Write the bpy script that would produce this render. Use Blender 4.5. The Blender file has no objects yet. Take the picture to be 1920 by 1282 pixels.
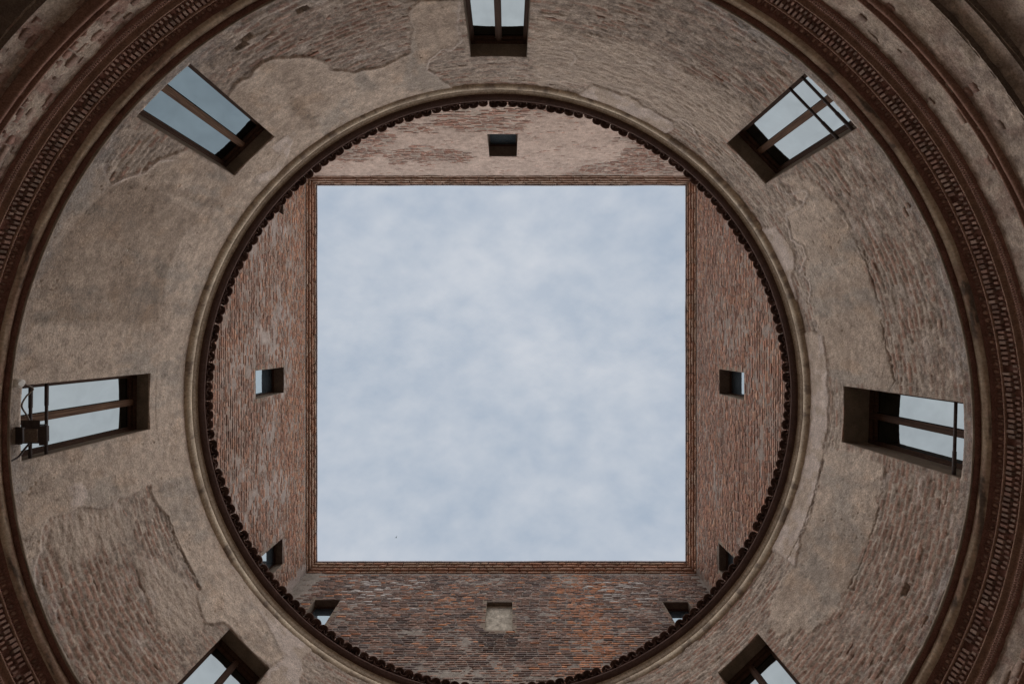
import bpy, math, random
import numpy as np
from mathutils import Matrix, Vector

sc = bpy.context.scene
col = sc.collection
rad = math.radians
rng = np.random.default_rng(7)
random.seed(7)

# ------------------------------------------------------------------ camera
HC = 1.3                                   # lens height above the courtyard floor
CAM = Vector((0.207, -1.12, HC))           # the world origin is the axis of the round court
cam = bpy.data.cameras.new('camera')
cam.sensor_width = 36.0
cam.lens = 747.0 / 1920 * 36
cam.shift_x = 7 / 1920
cam.shift_y = -5 / 1920
cam.clip_start = 0.05
cam.clip_end = 2000
camo = bpy.data.objects.new('camera', cam)
camo.location = CAM
camo.rotation_euler = (math.pi, 0, 0)      # straight up
col.objects.link(camo)
sc.camera = camo

# ------------------------------------------------------------------ world: overcast sky
SUN_EL, SUN_ROT = rad(85.5), rad(180)
world = bpy.data.worlds.new('World')
sc.world = world
world.use_nodes = True
nt = world.node_tree
nt.nodes.clear()
wout = nt.nodes.new('ShaderNodeOutputWorld')
sky = nt.nodes.new('ShaderNodeTexSky')
sky.sky_type = 'NISHITA'
sky.sun_disc = False
sky.sun_elevation = SUN_EL
sky.sun_rotation = SUN_ROT
sky.air_density = 1.2
sky.dust_density = 2.0
bg1 = nt.nodes.new('ShaderNodeBackground')
bg1.inputs['Strength'].default_value = 0.05
nt.links.new(sky.outputs[0], bg1.inputs['Color'])
tc = nt.nodes.new('ShaderNodeTexCoord')
mp = nt.nodes.new('ShaderNodeMapping')
mp.inputs['Location'].default_value = (4.3, 2.1, 1.2)
mp.inputs['Rotation'].default_value = (0, 0, 0.7)
mp.inputs['Scale'].default_value = (0.8, 1.1, 1.0)
nt.links.new(tc.outputs['Generated'], mp.inputs['Vector'])
n1 = nt.nodes.new('ShaderNodeTexNoise')
n1.inputs['Scale'].default_value = 5.0
n1.inputs['Detail'].default_value = 6
n1.inputs['Roughness'].default_value = 0.55
n1.inputs['Distortion'].default_value = 0.25
nt.links.new(mp.outputs[0], n1.inputs['Vector'])
cr = nt.nodes.new('ShaderNodeValToRGB')
cr.color_ramp.elements[0].position = 0.36
cr.color_ramp.elements[0].color = (0.475, 0.56, 0.675, 1)
cr.color_ramp.elements[1].position = 0.66
cr.color_ramp.elements[1].color = (0.67, 0.72, 0.795, 1)
n2 = nt.nodes.new('ShaderNodeTexNoise')
n2.inputs['Scale'].default_value = 17.0
n2.inputs['Detail'].default_value = 5
n2.inputs['Roughness'].default_value = 0.5
nt.links.new(mp.outputs[0], n2.inputs['Vector'])
nmix = nt.nodes.new('ShaderNodeMix')
nmix.inputs['Factor'].default_value = 0.42
nt.links.new(n1.outputs['Fac'], nmix.inputs['A'])
nt.links.new(n2.outputs['Fac'], nmix.inputs['B'])
nt.links.new(nmix.outputs['Result'], cr.inputs['Fac'])
bg2 = nt.nodes.new('ShaderNodeBackground')
bg2.inputs['Strength'].default_value = 0.302
nt.links.new(cr.outputs['Color'], bg2.inputs['Color'])
mx = nt.nodes.new('ShaderNodeMixShader')
mx.inputs['Fac'].default_value = 0.97
nt.links.new(bg1.outputs[0], mx.inputs[1])
nt.links.new(bg2.outputs[0], mx.inputs[2])
nt.links.new(mx.outputs[0], wout.inputs['Surface'])

# ------------------------------------------------------------------ sun through thick cloud
sun = bpy.data.lights.new('sun', 'SUN')
sun.energy = 1.5
sun.angle = rad(125)
sun.color = (1.0, 0.955, 0.915)
suno = bpy.data.objects.new('sun', sun)
suno.rotation_euler = (rad(-4), rad(2), 0)
suno.location = (0, 0, 40)
col.objects.link(suno)

sc.view_settings.view_transform = 'Standard'
sc.view_settings.look = 'None'
sc.view_settings.exposure = 1.46
sc.view_settings.gamma = 1.0
sc.view_settings.use_curve_mapping = False
sc.render.engine = 'CYCLES'
sc.cycles.max_bounces = 8
sc.cycles.diffuse_bounces = 4
sc.cycles.glossy_bounces = 4

# ------------------------------------------------------------------ numeric helpers
def smooth(t):
    return t * t * (3 - 2 * t)

def hash2(i, j, seed):
    h = (i.astype(np.int64) * 374761393 + j.astype(np.int64) * 668265263 + seed * 974634777) & 0x7fffffff
    h = ((h ^ (h >> 13)) * 1274126177) & 0x7fffffff
    h = ((h ^ (h >> 16)) * 2246822519) & 0x7fffffff
    return ((h ^ (h >> 15)) & 0xffff) / 65535.0

def vnoise(x, y, seed=0):
    i = np.floor(x); j = np.floor(y)
    fx = smooth(x - i); fy = smooth(y - j)
    a = hash2(i, j, seed); b = hash2(i + 1, j, seed)
    c = hash2(i, j + 1, seed); d = hash2(i + 1, j + 1, seed)
    return (a * (1 - fx) + b * fx) * (1 - fy) + (c * (1 - fx) + d * fx) * fy

def fbm(x, y, oct=4, seed=0, gain=0.5):
    s = 0.0; a = 1.0; t = 0.0
    for k in range(oct):
        s = s + a * vnoise(x, y, seed + k * 17)
        t += a; a *= gain
        x = x * 2.03 + 5.3; y = y * 2.03 + 1.7
    return s / t

def step(a, b, x):
    return smooth(np.clip((x - a) / (b - a), 0, 1))

def mixc(c0, c1, f):
    f = np.asarray(f)[..., None]
    return np.asarray(c0) * (1 - f) + np.asarray(c1) * f

def blur(m, r, axis):
    pad = [(0, 0)] * m.ndim
    pad[axis] = (r + 1, r)
    c = np.cumsum(np.pad(m, pad, mode='edge'), axis=axis)
    n = m.shape[axis]
    hi = np.take(c, range(2 * r + 1, 2 * r + 1 + n), axis=axis)
    lo = np.take(c, range(0, n), axis=axis)
    return (hi - lo) / (2 * r + 1)

def in_poly(x, y, poly):
    poly = np.asarray(poly, float)
    res = np.zeros(x.shape, bool)
    bb = (x >= poly[:, 0].min()) & (x <= poly[:, 0].max()) & (y >= poly[:, 1].min()) & (y <= poly[:, 1].max())
    xs = x[bb]; ys = y[bb]
    r = np.zeros(xs.shape, bool)
    q = np.roll(poly, -1, axis=0)
    for (x0, y0), (x1, y1) in zip(poly, q):
        if y0 == y1:
            continue
        r ^= ((y0 > ys) != (y1 > ys)) & (xs < (x1 - x0) * (ys - y0) / (y1 - y0) + x0)
    res[bb] = r
    return res

def line_dist(x, y, pts, reach):
    d = np.full(x.shape, 9.0)
    for (x0, y0), (x1, y1) in zip(pts[:-1], pts[1:]):
        bb = (x > min(x0, x1) - reach) & (x < max(x0, x1) + reach) & (y > min(y0, y1) - reach) & (y < max(y0, y1) + reach)
        xs = x[bb]; ys = y[bb]
        L = (x1 - x0) ** 2 + (y1 - y0) ** 2 + 1e-9
        t = np.clip(((xs - x0) * (x1 - x0) + (ys - y0) * (y1 - y0)) / L, 0, 1)
        d[bb] = np.minimum(d[bb], np.hypot(xs - x0 - t * (x1 - x0), ys - y0 - t * (y1 - y0)))
    return d

# survey: where a sight line of the photograph meets the round wall (degrees round the axis, height above lens)
def survey(u, v, R=6.0):
    a = (u - 953) / 747.0; b = (v - 636) / 747.0
    A = a * a + b * b; B = 2 * (a * 0.207 - b * 1.12); C = 0.207 ** 2 + 1.12 ** 2 - R * R
    h = (-B + math.sqrt(B * B - 4 * A * C)) / (2 * A)
    th = math.degrees(math.atan2(b * h - 1.12, a * h + 0.207))
    if th > 90:
        th -= 360
    return th, h

def in_view(p, margin=25):
    h = p[2] - HC
    if h < 0.5:
        return False
    u = 953 + 747 * (p[0] - CAM.x) / h; v = 636 + 747 * (p[1] - CAM.y) / h
    return -margin < u < 1920 + margin and -margin < v < 1282 + margin

# ------------------------------------------------------------------ object helpers
def tag(o, label=None, cat=None, group=None, kind=None):
    if label: o['label'] = label
    if cat: o['category'] = cat
    if group: o['group'] = group
    if kind: o['kind'] = kind
    return o

def empty(name, loc=(0, 0, 0)):
    o = bpy.data.objects.new(name, None)
    o.location = loc
    o.empty_display_size = 0.3
    col.objects.link(o)
    return o

def new_mesh(name, V, F, cols=None, smooth_shade=False):
    V = np.asarray(V, np.float32).reshape(-1, 3)
    me = bpy.data.meshes.new(name)
    if isinstance(F, np.ndarray) and F.ndim == 2:
        nf, k = F.shape
        me.vertices.add(len(V)); me.vertices.foreach_set('co', V.ravel())
        me.loops.add(nf * k); me.loops.foreach_set('vertex_index', F.astype(np.int32).ravel())
        me.polygons.add(nf); me.polygons.foreach_set('loop_start', np.arange(0, nf * k, k, dtype=np.int32))
        try:
            me.polygons.foreach_set('loop_total', np.full(nf, k, np.int32))
        except Exception:
            pass
        me.update(calc_edges=True)
    else:
        me.from_pydata(V.tolist(), [], F)
    if cols is not None:
        at = me.color_attributes.new('Col', 'FLOAT_COLOR', 'POINT')
        c = np.ones((len(V), 4), np.float32)
        c[:, :3] = np.asarray(cols).reshape(-1, 3)
        at.data.foreach_set('color', c.ravel())
    if smooth_shade:
        me.polygons.foreach_set('use_smooth', np.ones(len(me.polygons), bool))
    me.update()
    return me

def obj(name, me, mat=None, parent=None):
    o = bpy.data.objects.new(name, me)
    if mat is not None and me is not None and not me.materials:
        me.materials.append(mat)
    if parent is not None:
        o.parent = parent
    col.objects.link(o)
    return o

def grid(P, keep=None):
    nu, nv = P.shape[:2]
    idx = np.arange(nu * nv).reshape(nu, nv)
    Q = np.stack([idx[:-1, :-1], idx[1:, :-1], idx[1:, 1:], idx[:-1, 1:]], -1)
    if keep is not None:
        Q = Q[keep]
    return P.reshape(-1, 3), Q.reshape(-1, 4)

class MB:
    """collects boxes, bars, tubes; build() links them as one mesh"""
    def __init__(s):
        s.v = []; s.f = []
    def add(s, V, F):
        b = len(s.v)
        s.v += [tuple(map(float, p)) for p in V]
        s.f += [[b + i for i in f] for f in F]
        return s
    def box(s, c, d, M=None, bev=0.0):
        x, y, z = d[0] / 2, d[1] / 2, d[2] / 2
        if bev <= 0:
            V = [(-x, -y, -z), (x, -y, -z), (x, y, -z), (-x, y, -z), (-x, -y, z), (x, -y, z), (x, y, z), (-x, y, z)]
            F = [(0, 3, 2, 1), (4, 5, 6, 7), (0, 1, 5, 4), (1, 2, 6, 5), (2, 3, 7, 6), (3, 0, 4, 7)]
        else:
            b = min(bev, x * .9, y * .9, z * .9)
            V = []; F = []
            for sz in (-1, 1):
                V += [(-x + b, -y + b, sz * z), (x - b, -y + b, sz * z), (x - b, y - b, sz * z), (-x + b, y - b, sz * z)]
            for sz in (-1, 1):
                V += [(-x, -y, sz * (z - b)), (x, -y, sz * (z - b)), (x, y, sz * (z - b)), (-x, y, sz * (z - b))]
            F = [(3, 2, 1, 0), (4, 5, 6, 7)]
            for k in range(4):
                l = (k + 1) % 4
                F += [(8 + k, 8 + l, 12 + l, 12 + k), (4 + k, 12 + k, 12 + l, 4 + l), (0 + k, 0 + l, 8 + l, 8 + k)]
        V = [Vector(p) + Vector(c) for p in V]
        if M is not None:
            V = [M @ p for p in V]
        return s.add(V, F)
    def tube(s, pts, r, n=8, cap=True):
        pts = [Vector(p) for p in pts]
        rings = []
        up = Vector((0.13, 0.31, 0.94))
        for i, p in enumerate(pts):
            t = (pts[min(i + 1, len(pts) - 1)] - pts[max(i - 1, 0)]).normalized()
            a = t.cross(up).normalized(); b = t.cross(a)
            rr = r[i] if isinstance(r, (list, tuple)) else r
            rings.append([p + a * (rr * math.cos(2 * math.pi * k / n)) + b * (rr * math.sin(2 * math.pi * k / n)) for k in range(n)])
        V = [q for g in rings for q in g]; F = []
        for i in range(len(pts) - 1):
            for k in range(n):
                l = (k + 1) % n
                F.append((i * n + k, i * n + l, (i + 1) * n + l, (i + 1) * n + k))
        if cap:
            F.append(tuple(range(n))[::-1]); F.append(tuple((len(pts) - 1) * n + k for k in range(n)))
        return s.add(V, F)
    def build(s, name, mat, parent=None, smooth_shade=False):
        me = bpy.data.meshes.new(name)
        me.from_pydata(s.v, [], s.f)
        if smooth_shade:
            me.polygons.foreach_set('use_smooth', [True] * len(me.polygons))
        me.update()
        return obj(name, me, mat, parent)

# ------------------------------------------------------------------ materials
def mat_new(name, rough=0.9, spec=0.25):
    m = bpy.data.materials.new(name)
    m.use_nodes = True
    b = m.node_tree.nodes['Principled BSDF']
    b.inputs['Roughness'].default_value = rough
    b.inputs['Specular IOR Level'].default_value = spec
    return m, m.node_tree, b

def noise(nt, vec, scale, detail=5, rough=0.6, dist=0.0):
    n = nt.nodes.new('ShaderNodeTexNoise')
    n.inputs['Scale'].default_value = scale
    n.inputs['Detail'].default_value = detail
    n.inputs['Roughness'].default_value = rough
    n.inputs['Distortion'].default_value = dist
    nt.links.new(vec, n.inputs['Vector'])
    return n.outputs['Fac']

def ramp(nt, fac, stops):
    r = nt.nodes.new('ShaderNodeValToRGB')
    e = r.color_ramp.elements
    while len(e) < len(stops):
        e.new(0.5)
    for k, (p, c) in enumerate(stops):
        e[k].position = p
        e[k].color = (*c, 1) if len(c) == 3 else c
    nt.links.new(fac, r.inputs['Fac'])
    return r.outputs['Color']

def mul(nt, a, b, fac=1.0, kind='MULTIPLY'):
    m = nt.nodes.new('ShaderNodeMix')
    m.data_type = 'RGBA'; m.blend_type = kind
    m.inputs['Factor'].default_value = fac
    nt.links.new(a, m.inputs[6]); nt.links.new(b, m.inputs[7])
    return m.outputs[2]

def bump(nt, b, h, strength, dist, prev=None):
    n = nt.nodes.new('ShaderNodeBump')
    n.inputs['Strength'].default_value = strength
    n.inputs['Distance'].default_value = dist
    nt.links.new(h, n.inputs['Height'])
    if prev is not None:
        nt.links.new(prev, n.inputs['Normal'])
    nt.links.new(n.outputs[0], b.inputs['Normal'])
    return n.outputs[0]

def masonry(name, src, fine=60, amp=0.012, strength=0.5, lo=0.55, hi=1.42, rough=0.92, stretch=1.0):
    """src: 'attr' (point colour), 'object' (object colour) or a colour; grain and fine relief on top"""
    m, nt, b = mat_new(name, rough, 0.2)
    tc = nt.nodes.new('ShaderNodeTexCoord')
    geo = nt.nodes.new('ShaderNodeNewGeometry')
    mp = nt.nodes.new('ShaderNodeMapping')
    mp.inputs['Scale'].default_value = (1, 1, stretch)
    nt.links.new(geo.outputs['Position'], mp.inputs['Vector'])
    vec = mp.outputs[0]
    if src == 'attr':
        c = nt.nodes.new('ShaderNodeVertexColor'); c.layer_name = 'Col'; base = c.outputs['Color']
    elif src == 'object':
        c = nt.nodes.new('ShaderNodeObjectInfo'); base = c.outputs['Color']
    else:
        c = nt.nodes.new('ShaderNodeRGB'); c.outputs[0].default_value = (*src, 1); base = c.outputs[0]
    g1 = ramp(nt, noise(nt, vec, fine, 4, 0.7), [(0.28, (lo,) * 3), (0.72, (hi,) * 3)])
    g2 = ramp(nt, noise(nt, vec, fine * 0.13, 3, 0.6, 0.4), [(0.3, (0.80, 0.79, 0.78)), (0.7, (1.17, 1.17, 1.16))])
    c1 = mul(nt, mul(nt, base, g1), g2)
    sp = ramp(nt, noise(nt, vec, fine * 2.3, 2, 0.5), [(0.22, (0.45, 0.43, 0.42)), (0.33, (1, 1, 1))])
    nt.links.new(mul(nt, c1, sp), b.inputs['Base Color'])
    p = bump(nt, b, noise(nt, vec, fine * 0.6, 4, 0.7), strength, amp)
    return m

M = {}
M['wall'] = masonry('weathered_plaster', 'attr', 42, 0.014, 0.7, stretch=1.9)
M['brickattr'] = masonry('brickwork', 'attr', 55, 0.008, 0.5, lo=0.6, hi=1.4)
M['brickobj'] = masonry('brick', 'object', 55, 0.008, 0.5, lo=0.6, hi=1.4)
M['terracotta'] = masonry('dark_terracotta', (0.225, 0.115, 0.09), 60, 0.006, 0.5)
M['terracotta_obj'] = masonry('terracotta_piece', 'object', 60, 0.006, 0.5)
M['roll'] = masonry('limewashed_roll', (0.47, 0.385, 0.285), 26, 0.006, 0.4, lo=0.7, hi=1.25)
M['fascia'] = masonry('dirty_fascia', (0.40, 0.325, 0.25), 30, 0.008, 0.5, lo=0.5, hi=1.35)
M['torus'] = masonry('worn_torus', 'attr', 30, 0.010, 0.6, lo=0.65, hi=1.3)
M['soffit'] = masonry('eaves_board', (0.075, 0.043, 0.034), 40, 0.004, 0.4)
M['tile'] = masonry('roof_tile', 'object', 45, 0.006, 0.5)
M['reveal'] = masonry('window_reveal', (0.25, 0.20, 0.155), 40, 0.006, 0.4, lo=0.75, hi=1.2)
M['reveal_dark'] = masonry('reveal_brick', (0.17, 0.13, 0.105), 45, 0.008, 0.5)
M['lime'] = masonry('lime_infill', (0.50, 0.44, 0.36), 9, 0.006, 0.4, lo=0.45, hi=1.4)
M['floor'] = masonry('courtyard_paving', (0.30, 0.265, 0.225), 30, 0.006, 0.4)
M['iron'] = masonry('iron', (0.06, 0.045, 0.042), 80, 0.002, 0.3, rough=0.6)
M['zinc'] = masonry('gutter_metal', (0.22, 0.19, 0.195), 30, 0.002, 0.2, lo=0.8, hi=1.2, rough=0.55)

def wood_mat(name, c0, c1):
    m, nt, b = mat_new(name, 0.7, 0.12)
    tc = nt.nodes.new('ShaderNodeTexCoord')
    mp = nt.nodes.new('ShaderNodeMapping'); mp.inputs['Scale'].default_value = (14, 14, 0.9)
    nt.links.new(tc.outputs['Object'], mp.inputs['Vector'])
    f = noise(nt, mp.outputs[0], 4.0, 5, 0.65, 0.6)
    nt.links.new(ramp(nt, f, [(0.3, c0), (0.7, c1)]), b.inputs['Base Color'])
    bump(nt, b, f, 0.3, 0.003)
    return m
M['wood'] = wood_mat('dark_stained_wood', (0.035, 0.019, 0.013), (0.095, 0.052, 0.034))
M['wood_worn'] = wood_mat('worn_window_wood', (0.06, 0.032, 0.02), (0.20, 0.115, 0.07))

def glass_mat(name, tint, rough=0.02, metal=1.0):
    m, nt, b = mat_new(name, rough, 0.5)
    b.inputs['Metallic'].default_value = metal
    geo = nt.nodes.new('ShaderNodeNewGeometry')
    f = noise(nt, geo.outputs['Position'], 2.6, 5, 0.6, 0.5)
    c = ramp(nt, f, [(0.3, tuple(t * 0.84 for t in tint)), (0.7, tint)])
    nt.links.new(c, b.inputs['Base Color'])
    bump(nt, b, noise(nt, geo.outputs['Position'], 2.2, 2, 0.5), 0.06, 0.01)
    return m
M['glass'] = glass_mat('coated_window_glass', (0.170, 0.192, 0.203))
M['glass_dim'] = glass_mat('dim_window_glass', (0.076, 0.099, 0.114))
M['glass_small'] = glass_mat('attic_window_glass', (0.17, 0.215, 0.245), 0.04, 0.75)

# ------------------------------------------------------------------ shared pieces
def make_brick_variants():
    """unit brick: face in the xy plane, +z outwards, worn corners, 32 triangles"""
    out = []
    r = np.random.default_rng(11)
    for k in range(6):
        gx = np.array([-.5, -.18, .2, .5]); gy = np.array([-.5, 0, .5])
        V = []
        for y in gy:
            for x in gx:
                ex = abs(x) == .5; ey = abs(y) == .5
                jx = (r.uniform(0, .035) * -np.sign(x)) if ex else r.uniform(-.03, .03)
                jy = (r.uniform(0, .13) * -np.sign(y)) if ey else 0
                V.append((x + jx, y + jy, 0.5 - (r.uniform(.05, .28) if (ex and ey) else r.uniform(0, .12))))
        F = []
        for j in range(2):
            for i in range(3):
                a = j * 4 + i
                F.append((a, a + 1, a + 5, a + 4))
        ringi = [0, 1, 2, 3, 7, 11, 10, 9, 8, 4]
        b0 = len(V)
        for i in ringi:
            V.append((V[i][0] * 1.02, V[i][1] * 1.02, -0.5))
        n = len(ringi)
        for i in range(n):
            j = (i + 1) % n
            F.append((ringi[j], ringi[i], b0 + i, b0 + j))
        out.append((np.array(V, float), np.array(F)))
    return out
BV = make_brick_variants()
BRICK_ME = [new_mesh('brick', V, F) for V, F in BV]
for me in BRICK_ME:
    me.materials.append(M['brickobj'])

def brick_set(parent, items, limit=300):
    """items: (centre, t, up, n, (w, h, d), colour, rank). The limit that show largest become objects, the rest one mesh"""
    items.sort(key=lambda q: q[6])
    single = [q for q in items if q[6] < 1e8][:limit]
    rest = items[len(single):]
    for c, t, u, n, d, cl, rk in single:
        o = bpy.data.objects.new('brick', random.choice(BRICK_ME))
        Mx = Matrix(((t[0] * d[0], u[0] * d[1], n[0] * d[2], c[0]), (t[1] * d[0], u[1] * d[1], n[1] * d[2], c[1]),
                     (t[2] * d[0], u[2] * d[1], n[2] * d[2], c[2]), (0, 0, 0, 1)))
        o.parent = parent
        o.matrix_local = Mx
        o.color = (*cl, 1)
        col.objects.link(o)
    if rest:
        Vs = []; Fs = []; Cs = []; off = 0
        for c, t, u, n, d, cl, rk in rest:
            V, F = BV[random.randrange(6)]
            W = (V[:, :1] * d[0]) * np.asarray(t) + (V[:, 1:2] * d[1]) * np.asarray(u) + (V[:, 2:] * d[2]) * np.asarray(n) + np.asarray(c)
            Vs.append(W); Fs.append(F + off); off += len(V)
            Cs.append(np.tile(cl, (len(V), 1)))
        o = obj('brickwork', new_mesh('brickwork', np.concatenate(Vs), np.concatenate(Fs), np.concatenate(Cs)), M['brickattr'], parent)
        tag(o, kind='stuff')

# ================================================================== SETTING
MB().box((0, 0, -0.1), (30, 30, 0.2)).build('courtyard_floor', M['floor'])
tag(bpy.data.objects['courtyard_floor'], kind='structure')

# ================================================================== ROUND COURTYARD WALL
R0 = 6.0
H_LIP, H_ROLL = 4.85, 7.60
HEAD, SILL = 6.87, 5.06
HW = 4.62                                            # half-angle of a window
WINS = [('top', -89.6), ('topleft', -134.3), ('topright', -43.9), ('left', -179.5), ('right', 1.6), ('lowleft', -224.7), ('lowright', 45.8)]

round_wall = empty('round_courtyard_wall')
tag(round_wall, 'weathered plaster and brick drum wall enclosing the round courtyard, with large windows', 'wall', kind='thing')

NT, NH = 2600, 236
ths = np.linspace(-270, 90, NT)
hs = np.linspace(H_LIP - 0.06, H_ROLL + 0.03, NH)
spans = []
for nm, tcn in WINS:
    i0 = int(np.argmin(abs(ths - (tcn - HW)))); i1 = int(np.argmin(abs(ths - (tcn + HW))))
    ths[i0] = tcn - HW; ths[i1] = tcn + HW
    spans.append((i0, i1))
j0 = int(np.argmin(abs(hs - SILL))); j1 = int(np.argmin(abs(hs - HEAD)))
hs[j0] = SILL; hs[j1] = HEAD
TH, HH = np.meshgrid(ths, hs, indexing='ij')
X = np.radians(TH) * R0

def P(*pts):
    return [(math.radians(t) * R0, h) for t, h in (survey(*p) for p in pts)]

# plaster still in place (traced outlines, as arc length and height on the wall)
up = H_ROLL + 0.1
def arc_top(pts, th0, th1):
    """close an outline along the roll moulding between two angles"""
    return pts + [(math.radians(t) * R0, up) for t in np.linspace(th0, th1, 12)]

PLASTER = []
# left: from the upper left window round to the lower left window
a = P((352, 282), (293, 300), (270, 322), (235, 332), (208, 345), (200, 335), (190, 305))
b = P((86, 975), (148, 955), (184, 955), (217, 942), (244, 926), (280, 909), (283, 926), (300, 959), (313, 968), (336, 1024), (375, 1103), (365, 1117), (385, 1172), (415, 1164))
low = [(math.radians(t) * R0, H_LIP - 0.2) for t in np.linspace(survey(175, 320)[0], -206, 10)]
PLASTER.append([(math.radians(-139) * R0, HEAD)] + a + low + b + [(math.radians(-220) * R0, HEAD), (math.radians(-229) * R0, HEAD)] +
               [(math.radians(t) * R0, up) for t in np.linspace(-232, -134, 20)])
PLASTER.append([(math.radians(t) * R0, h) for t, h in ((-144, 6.5), (-139.2, 6.6), (-139.2, 6.86), (-129.4, 6.86), (-129.4, 6.6), (-126, 6.5), (-122, up), (-146, up))])
# upper left: between the windows
PLASTER.append(P((516, 262), (425, 185), (433, 165), (465, 140), (500, 112), (540, 108), (590, 106), (610, 115), (622, 130), (660, 134), (700, 130),
                 (740, 115), (768, 98), (770, 80), (775, 55), (760, 25), (780, 8), (786, 0), (862, 0), (858, 50), (866, 75), (845, 95), (830, 92),
                 (805, 112), (800, 130), (815, 138), (830, 150)) + [(math.radians(t) * R0, up) for t in np.linspace(-98, -134, 10)])
# right, between upper right and right windows
PLASTER.append(P((1458, 346), (1463, 359), (1488, 364), (1513, 354), (1517, 362), (1502, 385), (1474, 402), (1479, 421), (1484, 450), (1506, 461),
                 (1513, 482), (1501, 509), (1520, 525), (1519, 565), (1535, 619), (1544, 629), (1553, 690), (1572, 722), (1690, 735), (1676, 708),
                 (1671, 672), (1660, 626), (1653, 576), (1632, 525), (1615, 479), (1592, 439), (1574, 393), (1545, 364), (1524, 325)))
# lower right
PLASTER.append(P((1546, 830), (1600, 836), (1651, 850), (1651, 900), (1648, 953), (1634, 995), (1621, 1034), (1606, 1077), (1593, 1101), (1581, 1130),
                 (1556, 1154), (1528, 1175), (1493, 1190), (1440, 1186), (1440, 1137), (1461, 1098), (1489, 1063), (1503, 1006), (1525, 946), (1539, 890)))
THIN = [   # thinner, patchy render
    P((1000, 30), (1060, 60), (1120, 75), (1170, 75), (1240, 98), (1300, 140), (1350, 170), (1410, 205), (1370, 262), (1300, 240), (1230, 205), (1140, 165), (1060, 158), (1000, 155)),
    P((257, 1044), (300, 1060), (349, 1090), (375, 1110), (385, 1172), (345, 1195), (306, 1189), (293, 1146), (270, 1110)),
    P((86, 975), (217, 942), (250, 1000), (200, 1030), (150, 1055), (100, 1050)),
]
LIME = [
    arc_top(P((1096, 169), (1109, 158), (1141, 169), (1182, 180), (1208, 198), (1229, 211), (1263, 227), (1263, 242)), -57.5, -75),
    arc_top(P((1431, 429), (1456, 425), (1477, 454), (1492, 482), (1485, 518), (1496, 560)), -17, -32),
    arc_top(P((1517, 619), (1544, 629), (1551, 680), (1553, 720), (1552, 800), (1546, 830), (1539, 890), (1525, 946), (1503, 1006), (1489, 1063), (1458, 1035)), 29, -12),
    P((537, 252), (550, 262), (535, 300), (515, 335), (485, 340), (478, 330), (505, 318), (522, 292), (506, 276)),
    arc_top(P((430, 1062), (465, 1120), (490, 1160), (520, 1205), (528, 1235), (500, 1262), (480, 1290), (560, 1290), (566, 1240), (575, 1225)), -234, -213),
    P((120, 905), (148, 905), (163, 925), (152, 950), (135, 952), (122, 930)),
]
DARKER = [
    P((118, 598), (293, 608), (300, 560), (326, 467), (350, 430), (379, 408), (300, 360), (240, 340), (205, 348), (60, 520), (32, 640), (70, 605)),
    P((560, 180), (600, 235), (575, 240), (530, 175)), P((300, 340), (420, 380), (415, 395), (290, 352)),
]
CRACKS = [P((1653, 600), (1660, 640), (1672, 690), (1678, 715), (1668, 733)), P((1648, 953), (1640, 985), (1628, 1015), (1618, 1050), (1600, 1085), (1593, 1101), (1600, 1106)),
          P((257, 1067), (262, 1090), (270, 1112)), P((1620, 470), (1634, 525), (1650, 570)),
          P((313, 968), (336, 1024), (375, 1103)), P((1539, 880), (1525, 940), (1503, 1000), (1478, 1050))]
RIDGES = [P((1458, 346), (1463, 359), (1488, 364), (1505, 355), (1515, 357), (1517, 364), (1502, 388), (1474, 402), (1479, 421), (1484, 450), (1506, 461), (1513, 482), (1501, 509)),
          P((1518, 525), (1520, 540), (1518, 565)), P((862, 0), (858, 50), (866, 75), (845, 95), (830, 92), (805, 112), (800, 130), (815, 138), (826, 142)),
          P((1063, 96), (1072, 96), (1080, 105), (1076, 113), (1070, 121)), P((1270, 220), (1300, 240), (1310, 260)),
          P((208, 345), (235, 332), (270, 322), (293, 300), (320, 299)), P((1262, 222), (1285, 222), (1300, 235))]

jx = (fbm(X * 6, HH * 6, 4, 3) - .5) * 0.10
jh = (fbm(X * 6, HH * 6, 4, 9) - .5) * 0.10
XJ, HJ = X + jx, HH + jh
def mask(polys):
    m = np.zeros(X.shape, np.float64)
    for p in polys:
        m = np.maximum(m, in_poly(XJ, HJ, p).astype(float))
    return m
def soft(m, r):
    return blur(blur(m, r, 0), r, 1)
soft_edge = np.maximum(mask(PLASTER[3:]), 0)
se = blur(blur(soft_edge, 14, 0), 9, 1)
soft_edge = (se + (fbm(X * 9, HH * 15, 4, 15) - .5) * 1.5 * np.clip(4 * se * (1 - se), 0, 1) > .5).astype(float)
mP = np.maximum(mask(PLASTER[:3]), soft_edge); sE = step(.02, .6, blur(blur(np.maximum(mask(PLASTER[3:]), 0), 16, 0), 10, 1)); mT = mask(THIN) * (1 - mP); mL = mask(LIME); mD = mask(DARKER)
sP = soft(mP, 1); sL = soft(mL, 1); sD = soft(mD, 2); sT = soft(mT, 5)
wideP = soft(mP, 4)
rim = np.clip(4 * wideP * (1 - wideP), 0, 1) * mP * (1 - sE)

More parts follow.
